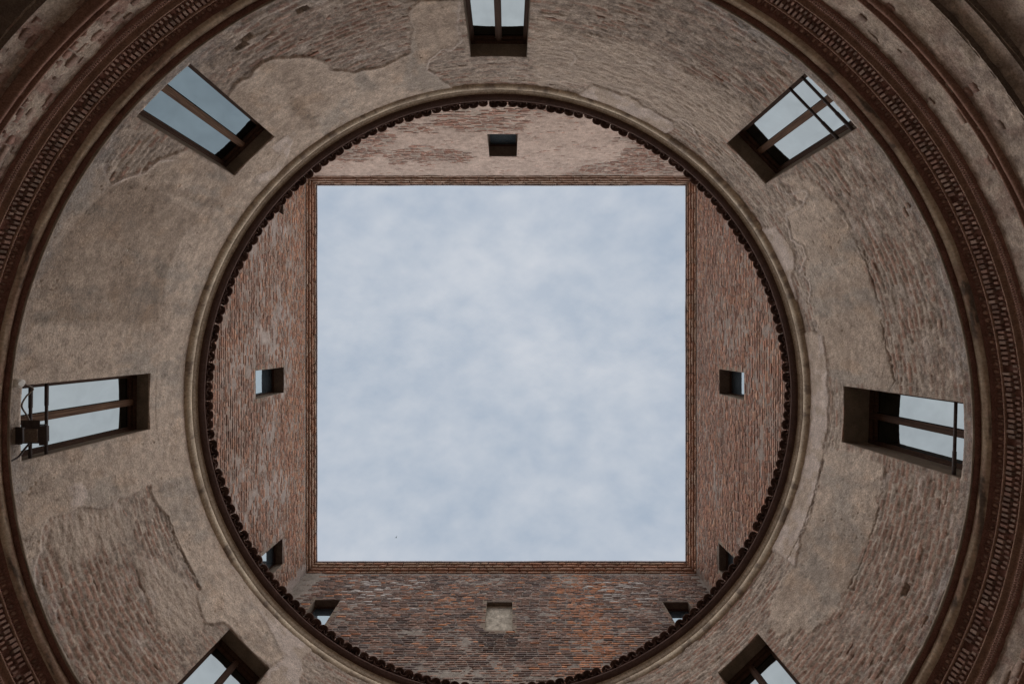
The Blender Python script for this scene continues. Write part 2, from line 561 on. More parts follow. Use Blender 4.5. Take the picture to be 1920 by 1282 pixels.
# brick bond under the render
CH, BL = 0.072, 0.275
HB = HH + (fbm(X * .9, HH * .9, 3, 25) - .5) * 0.05 + (fbm(X * 5, HH * 5, 3, 26) - .5) * 0.024
course = np.floor(HB / CH)
xo = X / BL + (fbm(X * 3, course * .37, 2, 27) - .5) * 1.1 + (course % 2) * 0.5 + hash2(course, course * 0, 5) * 0.3
bi = np.floor(xo)
fx = (xo - bi) * BL; fh = HB - course * CH
djoint = np.minimum(np.minimum(fx, BL - fx), np.minimum(fh, CH - fh))
joint = 1 - step(0.004, 0.018, djoint + (fbm(X * 25, HH * 25, 2, 31) - .5) * 0.022)
smear = fbm(X * 1.7, HH * 2.6, 4, 21)
# how much brick shows: plenty low on the lower right and lower left, little elsewhere
def lobe(t0, w, h0, hw_):
    d = (TH - t0) / w; e = (HH - h0) / hw_
    return np.exp(-d * d - e * e)
B = 0.20 + 0.55 * lobe(22, 17, 5.2, 0.9) + 0.6 * lobe(-211, 12, 5.2, 1.0) + 0.25 * lobe(-112, 14, 5.6, .8) + 0.15 * lobe(-25, 18, 5.3, .8) + 0.3 * lobe(50, 20, 6.2, 1.4)
streak = fbm(X * 6.5, HH * 22, 4, 41, 0.65)
lump = fbm(X * 13, HH * 19, 4, 47, 0.6)
fine = fbm(X * 26, HH * 34, 3, 53, 0.6)
und = fbm(X * 1.1, HH * 1.1, 3, 61)
cover = step(.40, .62, fbm(X * 1.9, HH * 2.6, 4, 23) - (B - .3) * .35)
joint2 = 1 - step(0.008, 0.026, djoint + (fbm(X * 17, HH * 21, 3, 33) - .5) * 0.030)
h_rough = ((hash2(bi, course, 95) - .5) * 0.012 - joint * 0.007 * step(.3, .6, fbm(X * 4, HH * 5, 3, 29))) * (1 - .75 * cover) + (streak - .5) * 0.012 + (lump - .5) * 0.010 + (fine - .5) * 0.009
h_plas = 0.014 - 0.008 * sE + (und - .5) * 0.022 + (fbm(X * 7, HH * 7, 3, 67) - .5) * 0.006 + (fine - .5) * 0.0025
h_thin = 0.008 + (streak - .5) * 0.022 + (lump - .5) * 0.012 + (fine - .5) * 0.005
D = h_rough * (1 - sP) + h_plas * sP
D = D * (1 - sT) + h_thin * sT
D = D * (1 - sL) + (0.020 + (fbm(X * 8, HH * 8, 4, 71) - .5) * 0.012) * sL
D = D - sD * 0.005
D = D + rim * 0.006
pits = (vnoise(X * 34, HH * 34, 73) > 0.93) & (mP > .5) & (fbm(X * 2, HH * 2, 2, 74) > 0.47)
D = D - pits * 0.012
cj = (fbm(X * 18, HH * 18, 2, 81) - .5) * 0.05
ck = np.zeros(X.shape)
for p in CRACKS:
    ck = np.maximum(ck, 1 - step(0.002, 0.012, line_dist(X + cj, HH + cj, p, 0.2)))
D = D - ck * 0.016
rg = np.zeros(X.shape)
for p in RIDGES:
    rg = np.maximum(rg, 1 - step(0.010, 0.032, line_dist(X + cj * .6, HH + cj * .6, p, 0.2)))
D = D + rg * 0.010
# holes where bricks are missing
for (u, v) in ((463, 72), (452, 87), (1697, 1104), (568, 18)):
    t, h = survey(u, v); x0 = math.radians(t) * R0
    d = np.maximum(np.abs(X + jx * .5 - x0) / 0.085, np.abs(HH + jh * .5 - h) / 0.026)
    D = D - (1 - step(0.7, 1.15, d)) * 0.05
# mouth of each window stays crisp
for (i0, i1) in spans:
    e = np.minimum(np.abs(TH - ths[i0]), np.abs(TH - ths[i1]))
    near = (TH >= ths[i0] - 1.2) & (TH <= ths[i1] + 1.2) & (HH > SILL - .12) & (HH < HEAD + .12)
    D = np.where(near, D * 0.55 + 0.004, D)

# colours: the stuff itself
c_pl = np.array((0.42, 0.335, 0.270)); c_pl2 = np.array((0.50, 0.408, 0.335)); c_dk = np.array((0.36, 0.285, 0.222))
c_mo = np.array((0.47, 0.385, 0.318)); c_mo2 = np.array((0.255, 0.208, 0.175)); c_br = np.array((0.31, 0.175, 0.128)); c_li = np.array((0.60, 0.51, 0.455))
C = mixc(c_mo2, c_mo, step(.34, .66, lump * .35 + streak * .35 + fine * .3))
br_r = hash2(bi, course, 91)
brick_on = (br_r < B * 1.9) * (1 - joint2) * step(.40, .58, 1 - smear * .8 + B * .3) * (1 - .6 * cover)
C = mixc(C, c_mo * .92, joint * .5 * (1 - cover))
C = mixc(C, c_br * 1.0, np.clip(brick_on * 0.8, 0, 1))
C = C * (0.82 + 0.36 * hash2(bi + 7, course, 93))[..., None] ** (brick_on * 0.8 + 0.12)[..., None]
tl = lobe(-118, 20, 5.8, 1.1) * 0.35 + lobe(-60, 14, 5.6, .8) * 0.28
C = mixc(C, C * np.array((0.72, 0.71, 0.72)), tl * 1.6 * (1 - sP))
Cp = mixc(c_pl, c_pl2, step(.38, .66, und))
Cp = mixc(Cp, c_pl2 * 1.06, step(6.75, 7.3, HH + (und - .5) * .5) * 0.7)
stain = fbm(X * 2.3, HH * 1.5, 5, 101, 0.6)
Cp = mixc(Cp, np.array((0.33, 0.295, 0.26)), step(.52, .70, stain) * .6)
Cp = mixc(Cp, np.array((0.47, 0.335, 0.235)), step(.58, .78, fbm(X * 3.1, HH * 3.0, 4, 107)) * .35)
Cp = Cp * (0.70 + 0.60 * fbm(X * 11, HH * 13, 4, 131, .7))[..., None] * (0.82 + 0.36 * fbm(X * 34, HH * 38, 2, 137))[..., None]
Cp = Cp * (0.86 + 0.28 * fbm(X * 2.4, HH * 16, 4, 139, .6))[..., None]
C = C * (0.74 + 0.52 * fbm(X * 30, HH * 40, 2, 141))[..., None]
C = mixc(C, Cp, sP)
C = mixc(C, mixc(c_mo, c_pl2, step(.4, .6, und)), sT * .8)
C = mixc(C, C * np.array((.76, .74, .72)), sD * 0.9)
C = mixc(C, c_li * .9, step(.56, .70, fbm(X * 4.5, HH * 9, 4, 151, .6)) * step(.45, .6, fbm(X * 1.2, HH * 1.2, 2, 153)) * .5 * (1 - sP))
Cl = mixc(c_li, c_pl2, step(.42, .62, fbm(X * 5, HH * 5, 4, 111)))
C = mixc(C, Cl, sL * .85)
C = mixc(C, c_li * 0.95, np.clip(rg * .5 + rim * .14, 0, 1))
C = mixc(C, np.array((0.20, 0.165, 0.14)), np.clip(ck * .6, 0, 1))
# rising grime just above the ledge, grey dust
C = mixc(C, np.array((0.27, 0.26, 0.255)), (1 - step(H_LIP, H_LIP + .32, HH + (und - .5) * .5 + (lump - .5) * .25)) * .55)
specks = (vnoise(X * 48, HH * 48, 121) > .965) & (fbm(X * 2.2, HH * 2.2, 2, 122) > .55)
C = mixc(C, np.array((0.62, 0.57, 0.5)), specks * .8)

RR = R0 - D
Pw = np.stack([RR * np.cos(np.radians(TH)), RR * np.sin(np.radians(TH)), HH + HC], -1)
keep = np.ones((NT - 1, NH - 1), bool)
for (i0, i1) in spans:
    keep[i0:i1, j0:j1] = False
V, F = grid(Pw, keep)
cols = C.reshape(-1, 3)
# returns into the masonry round every opening
idx = np.arange(NT * NH).reshape(NT, NH)
VV = [V]; FF = [F]; CC = [cols]; off = len(V)
for (i0, i1) in spans:
    loop = list(idx[i0:i1, j0]) + list(idx[i1, j0:j1]) + list(idx[i1:i0:-1, j1]) + list(idx[i0, j1:j0:-1])
    q = V[loop].copy()
    s = (R0 + 0.13) / np.hypot(q[:, 0], q[:, 1])
    q[:, :2] *= s[:, None]
    n = len(loop); k = np.arange(n); l = (k + 1) % n
    loop = np.array(loop)
    FF.append(np.stack([loop[k], loop[l], off + l, off + k], -1))
    VV.append(q); CC.append(cols[loop]); off += n
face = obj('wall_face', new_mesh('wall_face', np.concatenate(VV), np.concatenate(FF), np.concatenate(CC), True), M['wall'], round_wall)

# bricks that stand out of the eroded render
def cyl_frame(th):
    t = rad(th)
    return (-math.sin(t), math.cos(t), 0.0), (0.0, 0.0, 1.0), (-math.cos(t), -math.sin(t), 0.0)

items = []
ck_ = np.unique(course.astype(int))
for cI in ck_:
    hc = (cI + .5) * CH
    if hc < H_LIP + .04 or hc > H_ROLL - .05:
        continue
    offx = (cI % 2) * .5 + float(hash2(np.array([float(cI)]), np.array([0.0]), 5)[0]) * .3
    b0 = int(math.floor(math.radians(-270) * R0 / BL)); b1 = int(math.ceil(math.radians(90) * R0 / BL))
    for k in range(b0, b1):
        x = (k + .5 - offx) * BL
        th = math.degrees(x / R0)
        if not -268 < th < 88:
            continue
        i = int(np.searchsorted(ths, th)); j = int(np.searchsorted(hs, hc))
        i = min(max(i, 1), NT - 2); j = min(max(j, 1), NH - 2)
        if sP[i, j] > .05 or sL[i, j] > .05 or sT[i, j] > .5:
            continue
        if any(tcn - HW - 1.0 < th < tcn + HW + 1.0 and SILL - .06 < hc < HEAD + .06 for _, tcn in WINS):
            continue
        if random.random() > B[i, j] * 0.95:
            continue
        t, u, n = cyl_frame(th + random.uniform(-.2, .2))
        proud = D[i - 5:i + 6, max(j - 2, 0):j + 3].mean() + random.uniform(-0.006, 0.004)
        w = BL * random.choice((.92, .92, .6, .45)) - .012; hh = CH - random.uniform(.010, .022); dd = 0.06
        r = R0 - proud + dd / 2
        c = (r * math.cos(rad(th)), r * math.sin(rad(th)), hc + HC + random.uniform(-.006, .006))
        k2 = random.random()
        cl = np.array((0.33, 0.185, 0.135)) * (1 - k2) + np.array((0.36, 0.275, 0.22)) * k2
        cl = cl * random.uniform(.75, 1.2)
        items.append((c, t, u, n, (w, hh, dd), tuple(cl), hc + random.random() * .3 if in_view(c, 0) else 1e9))
brick_set(face, items, 300)

# ---------------------------------------------------------------- windows of the drum
def drum_window(nm, thc, depth, glass, mullion, bars=(), label=None, dark_reveal=False):
    hw = R0 * math.sin(rad(HW)) - 0.002
    t, u, n = cyl_frame(thc)
    out = Vector((-n[0], -n[1], 0))
    Mx = Matrix(((t[0], out.x, 0, 0), (t[1], out.y, 0, 0), (0, 0, 1, HC), (0, 0, 0, 1)))   # local x tangent, y outwards, z up
    w = empty('window')
    w.parent = round_wall
    w.matrix_local = Mx
    if label: w['label'] = label
    y0 = R0 * math.cos(rad(HW)) + 0.02
    yb = y0 + depth
    hb, sb = HEAD - .002, SILL + .002
    # jambs, soffit, sill of the reveal: thick slabs behind the opening
    T = 0.10
    for sg_ in (-1, 1):
        MB().box((sg_ * (hw + T / 2), (y0 + yb + .16) / 2, (hb + sb) / 2), (T, yb + .16 - y0, hb - sb + 2 * T)).build('jamb', M['reveal'], w)
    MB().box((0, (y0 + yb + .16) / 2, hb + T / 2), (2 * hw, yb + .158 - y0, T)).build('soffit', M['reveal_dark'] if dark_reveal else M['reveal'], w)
    MB().box((0, (y0 + yb + .16) / 2, sb - T / 2), (2 * hw, yb + .158 - y0, T)).build('sill', M['reveal'], w)
    # frame
    fw = 0.042
    f = MB()
    for s in (-1, 1):
        f.box((s * (hw - fw / 2), yb + .035, (hb + sb) / 2), (fw, .07, hb - sb), bev=.008)
    f.box((0, yb + .035, hb - fw / 2 - .012), (2 * (hw - fw), .068, fw + .024), bev=.008)
    f.box((0, yb + .035, sb + fw / 2), (2 * (hw - fw), .068, fw), bev=.008)
    f.build('frame', M['wood'], w)
    # casement stiles meeting in the middle, with a moulded strip
    c = MB()
    c.box((-.027, yb + .026, (hb + sb) / 2 - .02), (.052, .06, hb - sb - 2 * fw - .03), bev=.010)
    c.box((.027, yb + .026, (hb + sb) / 2 - .02), (.052, .06, hb - sb - 2 * fw - .03), bev=.010)
    c.box((0.006, yb - .008, (hb + sb) / 2 - .02), (.042, .022, hb - sb - 2 * fw - .04), bev=.008)
    c.build('mullion', mullion, w)
    s_ = MB()
    for s in (-1, 1):
        s_.box((s * (hw - fw - .012), yb + .048, (hb + sb) / 2), (.026, .04, hb - sb - 2 * fw - .03), bev=.006)
        s_.box((s * ((hw - fw) / 2 + .033), yb + .048, hb - fw - .055), ((hw - fw) - .066, .038, .06), bev=.006)
        s_.box((s * ((hw - fw) / 2 + .033), yb + .048, sb + fw + .03), ((hw - fw) - .066, .038, .06), bev=.006)
    s_.build('sash', M['wood'], w)
    for s in (-1, 1):
        x0, x1 = .05, hw - fw - .022
        cx = s * (x0 + x1) / 2
        tilt = random.uniform(-.004, .004)
        p = MB()
        p.box((cx, yb + .056 + tilt, (hb + sb) / 2), (x1 - x0, .006, hb - sb - 2 * fw - .1))
        p.build('pane', glass, w)
    for hz, y, d in bars:
        b = MB()
        b.tube([(-hw - .03, y, hz), (hw * .35, y, hz), (hw * .37, y, hz), (hw + .03, y, hz)], [.017, .017, .021, .021], 8)
        b.build('guard_bar', M['iron'], w, True)
    return w

drum_window('top', -89.6, .20, M['glass'], M['wood'])
drum_window('topleft', -134.3, .17, M['glass_dim'], M['wood_worn'], label='window with dim grey-blue panes and worn brown mullion')
drum_window('topright', -43.9, .22, M['glass'], M['wood_worn'], ((5.40, 6.03, 0), (5.17, 6.03, 0), (5.11, 6.16, 0)))
drum_window('left', -179.5, .19, M['glass'], M['wood_worn'], ((5.38, 6.03, 0), (5.20, 6.03, 0), (5.12, 6.10, 0)), label='window with three guard bars behind the floodlight')
drum_window('right', 1.6, .42, M['glass'], M['wood'], ((5.21, 6.05, 0),), label='deep-set window with a single iron guard bar')
drum_window('lowleft', -224.7, .20, M['glass'], M['wood'])
drum_window('lowright', 45.8, .20, M['glass'], M['wood'])

# ---------------------------------------------------------------- turned mouldings
def revolve(name, prof, mat, parent, n=1080, jr=0.0, jz=0.0, seed=0, colf=None, th0=-270, th1=90, smooth_shade=False, freq=3.0):
    """prof: (radius, height above lens) points; slight unevenness round the ring"""
    th = np.linspace(th0, th1, n)
    pr = np.array(prof, float)
    k = len(pr)
    x = np.radians(th) * R0
    T, K = np.meshgrid(x, np.arange(k), indexing='ij')
    a = (fbm(T * freq, K * 0.8 + 0.0, 4, seed + 200) - .5) * 2
    b = (fbm(T * freq, K * 0.5 + 40.0, 4, seed + 300) - .5) * 2
    Rr = pr[None, :, 0] + a * jr; Z = pr[None, :, 1] + b * jz
    Pm = np.stack([Rr * np.cos(np.radians(th))[:, None], Rr * np.sin(np.radians(th))[:, None], Z + HC], -1)
    V, F = grid(Pm)
    cols = colf(T, K).reshape(-1, 3) if colf else None
    return obj(name, new_mesh(name, V, F, cols, smooth_shade), mat, parent)

def half_round(rc, zc, r, a0, a1, n=10):
    return [(rc - r * math.cos(rad(a)), zc + r * math.sin(rad(a))) for a in np.linspace(a0, a1, n)]

def roll_col(T, K):
    f = step(.40, .66, fbm(T * 1.6, K * .10, 5, 420, .6)); g = step(.55, .68, fbm(T * 6, K * .06 + 3, 4, 430, .6))
    c = mixc((0.52, 0.43, 0.325), (0.40, 0.32, 0.245), f)
    return mixc(c, (0.21, 0.165, 0.135), g * .8)
# roll under the eaves and the frieze above it
roll = revolve('roll_moulding', half_round(6.0, 7.685, .082, -100, 100, 14), M['torus'], round_wall, 1080, .006, .006, 1, roll_col, smooth_shade=True, freq=2.0)
revolve('eaves_frieze', [(6.03, 7.765), (5.965, 7.775), (5.962, 7.83), (5.95, 7.87), (5.94, 7.885)], M['fascia'], round_wall, 1080, .006, .006, 5)

for o in list(round_wall.children):
    if o.name in ('roll_moulding', 'eaves_frieze'):
        o.scale = (1.0, 1.009, 1.0); o.location = (0, .022, 0)
# string course at the foot of the drum
string = empty('string_course'); string.parent = round_wall
def torus_col(T, K):
    f = step(.42, .66, fbm(T * 2.1, K * .15, 5, 400, .6))
    g = step(.50, .62, fbm(T * 5.1, K * .2 + 9, 4, 410, .6))
    c = mixc((0.50, 0.40, 0.30), (0.40, 0.28, 0.215), f)
    return mixc(c, (0.12, 0.10, 0.085), g * f * .9)
revolve('ledge', [(6.12, 4.862), (5.86, 4.852), (5.850, 4.846), (5.849, 4.832), (5.862, 4.825)], M['reveal'], string, 1400, .006, .006, 11, freq=4)
revolve('ledge_soffit', [(5.862, 4.826), (5.90, 4.821), (5.955, 4.816), (5.958, 4.80)], M['terracotta'], string, 1080, .003, .003, 12)
revolve('torus', half_round(5.945, 4.772, .046, 75, -90, 12), M['torus'], string, 1400, .009, .006, 13, torus_col, smooth_shade=True, freq=3)
revolve('cavetto', [(5.946, 4.727), (5.985, 4.722), (5.997, 4.70), (6.000, 4.66), (5.996, 4.640)], M['terracotta'], string, 1080, .003, .003, 14)
revolve('fillet', [(6.0, 4.644), (5.983, 4.641), (5.982, 4.628), (6.0, 4.624)], masonry('fillet_brick', (0.31, 0.19, 0.14), 60, .004, .4), string, 1080, .003, .003, 15)
revolve('dentil_band', [(6.0, 4.628), (6.028, 4.626), (6.032, 4.484)], M['terracotta'], string, 720, .002, .002, 16)
revolve('lower_fillet', [(6.035, 4.488), (6.004, 4.484), (6.003, 4.472), (6.03, 4.466), (6.038, 4.44), (6.034, 4.422)], masonry('lower_fillet_brick', (0.27, 0.165, 0.12), 60, .004, .4), string, 1080, .003, .003, 17)
revolve('bead_band', [(6.034, 4.424), (6.022, 4.420), (6.026, 4.370), (6.045, 4.364), (6.14, 4.35)], M['terracotta'], string, 1080, .003, .003, 18)

def ring_pieces(name, parent, me, n, r, z, cf, limit=300, phase=0.0, tilt=0.0, miss=0.0, jit=.003):
    made = 0; rest = []
    for k in range(n):
        th = -270 + 360.0 * (k + phase) / n
        t, u, nn = cyl_frame(th)
        rr = r + random.uniform(-jit, jit); zz = z + HC + random.uniform(-jit, jit)
        c = (rr * math.cos(rad(th)), rr * math.sin(rad(th)), zz)
        if random.random() < miss:
            continue
        if in_view(c, 6) and made < limit:
            o = bpy.data.objects.new(name, me)
            o.parent = parent
            a = random.uniform(-.03, .03)
            o.matrix_local = Matrix(((t[0], 0, nn[0], c[0]), (t[1], 0, nn[1], c[1]), (0, 1, 0, c[2]), (0, 0, 0, 1))) @ Matrix.Rotation(a * 2, 4, 'Z') @ Matrix.Diagonal((random.uniform(.78, 1.12), random.uniform(.78, 1.04), random.uniform(.7, 1.1), 1))
            o.color = (*cf(), 1)
            col.objects.link(o)
            made += 1
        elif in_view(c, 220):
            rest.append((c, t, u, nn, cf()))
    return made, rest

def join_rest(name, parent, me, rest, mat):
    if not rest: return
    v0 = np.array([v.co for v in me.vertices]); f0 = [list(p.vertices) for p in me.polygons]
    Vs = []; Fs = []; Cs = []; off = 0
    for c, t, u, nn, cl in rest:
        Vs.append(v0[:, :1] * np.asarray(t) + v0[:, 1:2] * np.asarray(u) + v0[:, 2:] * np.asarray(nn) + np.asarray(c))
        Fs += [[i + off for i in f] for f in f0]; off += len(v0)
        Cs.append(np.tile(cl, (len(v0), 1)))
    o = obj(name, new_mesh(name, np.concatenate(Vs), Fs, np.concatenate(Cs)), mat, parent)
    tag(o, kind='stuff')

def box_mesh(name, d, mat, bev=.004):
    b = MB().box((0, 0, 0), d, bev=bev)
    me = bpy.data.meshes.new(name); me.from_pydata(b.v, [], b.f); me.update(); me.materials.append(mat)
    return me

def dent_col():
    k = random.random(); s = random.uniform(.65, 1.25)
    return tuple(s * (a * (1 - k) + b * k) for a, b in zip((0.27, 0.155, 0.12), (0.275, 0.195, 0.155)))
ND = 624
dm = box_mesh('dentil', (.037, .068, .05), M['terracotta_obj'])
m1, rest1 = ring_pieces('dentil', string, dm, ND, 6.008, 4.584, dent_col, 300, miss=.035, jit=.006)
join_rest('dentil_run', string, dm, rest1, M['brickattr'])
dm2 = box_mesh('dentil_small', (.030, .044, .034), M['terracotta_obj'])
_, rest2 = ring_pieces('dentil_small', string, dm2, ND, 6.020, 4.520, dent_col, 0, .5, miss=.08, jit=.006)
join_rest('offset_dentil_row', string, dm2, rest2, M['brickattr'])

def egg_mesh():
    V = []; F = []
    nr, ns = 5, 8
    for i in range(nr):
        a = math.pi / 2 * i / (nr - 1)
        for k in range(ns):
            b = 2 * math.pi * k / ns
            V.append((.026 * math.cos(b) * math.cos(a), .031 * math.sin(b) * math.cos(a) - .004, .026 * math.sin(a)))
    for i in range(nr - 1):
        for k in range(ns):
            l = (k + 1) % ns
            F.append((i * ns + k, i * ns + l, (i + 1) * ns + l, (i + 1) * ns + k))
    me = bpy.data.meshes.new('egg'); me.from_pydata(V, [], F); me.materials.append(M['terracotta_obj'])
    me.polygons.foreach_set('use_smooth', [True] * len(F)); me.update()
    return me
def egg_col():
    s = random.uniform(.7, 1.3)
    return (0.22 * s, 0.13 * s, 0.095 * s)
em = egg_mesh()
_, r3 = ring_pieces('egg_ornament', string, em, 430, 5.996, 4.682, egg_col, 300)
join_rest('egg_run', string, em, r3, M['brickattr'])
dartm = box_mesh('dart_ornament', (.011, .058, .022), M['terracotta_obj'], .003)
_, r4 = ring_pieces('dart_ornament', string, dartm, 430, 5.998, 4.684, egg_col, 0, .5)
join_rest('dart_run', string, dartm, r4, M['brickattr'])
# two rows of beads: far too fine to pick apart
bead = bpy.data.meshes.new('bead')
b = MB()
s_ = .012
b.add([(s_, 0, 0), (-s_, 0, 0), (0, s_, 0), (0, -s_, 0), (0, 0, s_), (0, 0, -s_)], [(0, 2, 4), (2, 1, 4), (1, 3, 4), (3, 0, 4), (2, 0, 5), (1, 2, 5), (3, 1, 5), (0, 3, 5)])
bead.from_pydata(b.v, [], b.f)
rest = []
for z, rr in ((4.408, 6.018), (4.383, 6.021)):
    _, q = ring_pieces('bead', string, bead, 1330, rr, z, lambda: (0.30, 0.20, 0.145), 0, jit=.001)
    rest += q
join_rest('bead_run', string, bead, rest, M['brickattr'])

# ---------------------------------------------------------------- the wall below the string course
lower = empty('lower_wall'); lower.parent = round_wall
def lower_ring(name, rf, z0, z1, nz, seed, redness, n=1500, edge=0.0):
    th = np.linspace(-270, 90, n); z = np.linspace(z0, z1, nz)
    T, Z = np.meshgrid(th, z, indexing='ij')
    x = np.radians(T) * R0
    st = fbm(x * 4.0, Z * 15, 5, seed, .6); lp = fbm(x * 9, Z * 12, 4, seed + 5); un = fbm(x * 1.2, Z * 1.4, 3, seed + 9)
    fn = fbm(x * 26, Z * 30, 3, seed + 11)
    d = (st - .5) * .016 + (lp - .5) * .014 + (fn - .5) * .008 + (un - .5) * .012
    Rr = rf(T) - d
    Zs = Z.copy()
    if edge:
        ed = (fbm(x * 5, x * 0 + 3, 5, seed + 21, .6) - .5) * 2 * edge
        Zs = Z + ed * np.clip((z1 - Z) / (z1 - z0), 0, 1) ** 2
    Pm = np.stack([Rr * np.cos(np.radians(T)), Rr * np.sin(np.radians(T)), Zs + HC], -1)
    c = mixc((0.34, 0.275, 0.235), (0.57, 0.47, 0.39), step(.34, .64, lp * .4 + un * .3 + fn * .3))
    red = step(.52, .66, fbm(x * 5.5, Z * 9, 4, seed + 31)) * redness(T)
    c = mixc(c, (0.31, 0.185, 0.15), red)
    c = mixc(c, (0.40, 0.33, 0.255), step(.58, .7, fbm(x * 3, Z * 5, 3, seed + 37)) * .4)
    V, F = grid(Pm)
    return obj(name, new_mesh(name, V, F, c.reshape(-1, 3), True), M['wall'], lower)
leftness = lambda T: 0.35 + 0.45 * np.exp(-((T + 135) / 28) ** 2)
fr1 = lower_ring('upper_band', lambda T: T * 0 + 6.052, 4.11, 4.365, 22, 500, leftness)
revolve('string_fillet', [(6.14, 4.152), (6.022, 4.145), (6.020, 4.132), (6.046, 4.127), (6.048, 4.104), (6.026, 4.097), (6.022, 4.078), (6.034, 4.064), (6.18, 4.054)],
        masonry('string_fillet_brick', (0.24, 0.135, 0.10), 60, .004, .4), lower, 1080, .004, .006, 520)
fr2 = lower_ring('middle_band', lambda T: 6.062 + 0.06 * np.exp(-((T + 135) / 30) ** 2), 3.80, 4.085, 24, 540, leftness, edge=.012)
portal = lambda T: np.exp(-(np.abs(T + 137) / 24) ** 6)
rec1 = lambda T: 6.135 + 0.3 * portal(T)
rec2 = lambda T: 6.185 + 0.35 * portal(T)
def soffit_ring(name, ra, rb, z):
    th = np.linspace(-270, 90, 720)
    k = np.linspace(0, 1, 4)
    T, K = np.meshgrid(th, k, indexing='ij')
    Rr = ra(T) * (1 - K) + rb(T) * K
    Pm = np.stack([Rr * np.cos(np.radians(T)), Rr * np.sin(np.radians(T)), T * 0 + z + HC], -1)
    V, F = grid(Pm)
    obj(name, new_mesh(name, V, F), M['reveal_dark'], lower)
soffit_ring('recess_soffit', lambda T: T * 0 + 6.06, lambda T: rec1(T) + .08, 3.812)
fr3 = lower_ring('recessed_band', rec1, 3.655, 3.85, 16, 560, leftness, edge=.008)
soffit_ring('recess_soffit', lambda T: rec1(T) - .03, lambda T: rec2(T) + .05, 3.662)
lower_ring('ground_storey_face', rec2, -HC - .05, 3.70, 120, 580, leftness, n=900)

# bricks standing in the lower bands
items = []
for (band, r, z0, z1) in ((fr1, 6.052, 4.165, 4.34), (fr2, 6.062, 3.815, 4.04)):
    zc = z0
    cI = 0
    while zc < z1:
        x = math.radians(-270) * R0
        while x < math.radians(90) * R0:
            w = random.choice((.25, .13, .13, .19))
            th = math.degrees((x + w / 2) / R0)
            pr = 0.12 + 0.72 * math.exp(-((th + 135) / 30) ** 4)
            if random.random() < pr:
                t, u, n = cyl_frame(th)
                rr = r + (0.06 * math.exp(-((th + 135) / 30) ** 2) if band is fr2 else 0)
                pd = random.uniform(-.001, .011)
                c = ((rr - pd + .03) * math.cos(rad(th)), (rr - pd + .03) * math.sin(rad(th)), zc + HC + .03)
                k2 = random.random()
                cl = tuple((np.array((.34, .20, .16)) * (1 - k2) + np.array((.36, .28, .23)) * k2) * random.uniform(.7, 1.2))
                items.append((c, t, u, n, (w - .016, .054, .06), cl, random.random() if in_view(c, 0) else 1e9))
            x += w
        zc += .066; cI += 1
brick_set(lower, [q for q in items if in_view(q[0], 200)], 300)

# ================================================================== EAVES
eaves = empty('tiled_eaves')
tag(eaves, 'dark ring of scalloped clay roof tiles crowning the round courtyard wall', 'roof')
eaves.scale = (1.0, 1.010, 1.0); eaves.location = (0, .03, 0)
revolve('soffit', [(5.945, 7.883), (5.90, 7.892), (5.888, 7.93), (5.868, 7.95), (5.860, 7.975), (6.3, 8.03)], M['soffit'], eaves, 1080, .004, .003, 601)

def coppo(name, L, r0, r1, th=.013, n=9, upside=1):
    """half-round tapered clay tile: local x across, y outwards along the slope, z up"""
    V = []; F = []
    for s, (y, r) in enumerate(((0, r0), (L, r1))):
        for q in (0, 1):
            rr = r - q * th
            for k in range(n):
                a = math.pi * (0.04 + .92 * k / (n - 1))
                V.append((rr * math.cos(a), y, upside * rr * math.sin(a) * .74))
    def i(s, q, k): return (s * 2 + q) * n + k
    for k in range(n - 1):
        F.append((i(0, 0, k), i(1, 0, k), i(1, 0, k + 1), i(0, 0, k + 1)))
        F.append((i(0, 1, k), i(0, 1, k + 1), i(1, 1, k + 1), i(1, 1, k)))
        F.append((i(0, 0, k), i(0, 0, k + 1), i(0, 1, k + 1), i(0, 1, k)))
        F.append((i(1, 0, k), i(1, 1, k), i(1, 1, k + 1), i(1, 0, k + 1)))
    for k in (0, n - 1):
        F.append((i(0, 0, k), i(0, 1, k), i(1, 1, k), i(1, 0, k)))
    me = bpy.data.meshes.new(name); me.from_pydata(V, [], F); me.materials.append(M['tile'])
    me.polygons.foreach_set('use_smooth', [True] * len(F)); me.update()
    return me
cover_me = coppo('cover_tile', .48, .100, .082)
pan_me = coppo('pan_tile', .48, .088, .10, upside=-1)
NTI = 190
SL = rad(17)
for k in range(NTI):
    for kind, me, ph, rr0, z0 in (('pan_tile', pan_me, 0, 5.866, 8.082), ('cover_tile', cover_me, .5, 5.846, 8.062)):
        th = -270 + 360 * (k + ph) / NTI + random.uniform(-.13, .13)
        t, u, n = cyl_frame(th)
        o_ = Vector((-n[0], -n[1], 0)); tv = Vector(t)
        sl = SL + random.uniform(-.04, .04)
        yv = o_ * math.cos(sl) + Vector((0, 0, math.sin(sl)))
        zv = tv.cross(yv)
        if zv.z < 0: zv = -zv
        rr = rr0 + random.uniform(-.016, .012) + (random.uniform(.03, .07) if random.random() < .05 else 0)
        c = (rr * math.cos(rad(th)), rr * math.sin(rad(th)), z0 + HC + random.uniform(-.008, .008))
        o = bpy.data.objects.new(kind, me)
        o.parent = eaves
        o.matrix_local = Matrix(((tv.x, yv.x, zv.x, c[0]), (tv.y, yv.y, zv.y, c[1]), (tv.z, yv.z, zv.z, c[2]), (0, 0, 0, 1)))
        s = random.uniform(.7, 1.25); k2 = random.random()
        o.color = (s * (.10 + .05 * k2), s * (.058 + .032 * k2), s * (.046 + .028 * k2), 1)
        col.objects.link(o)
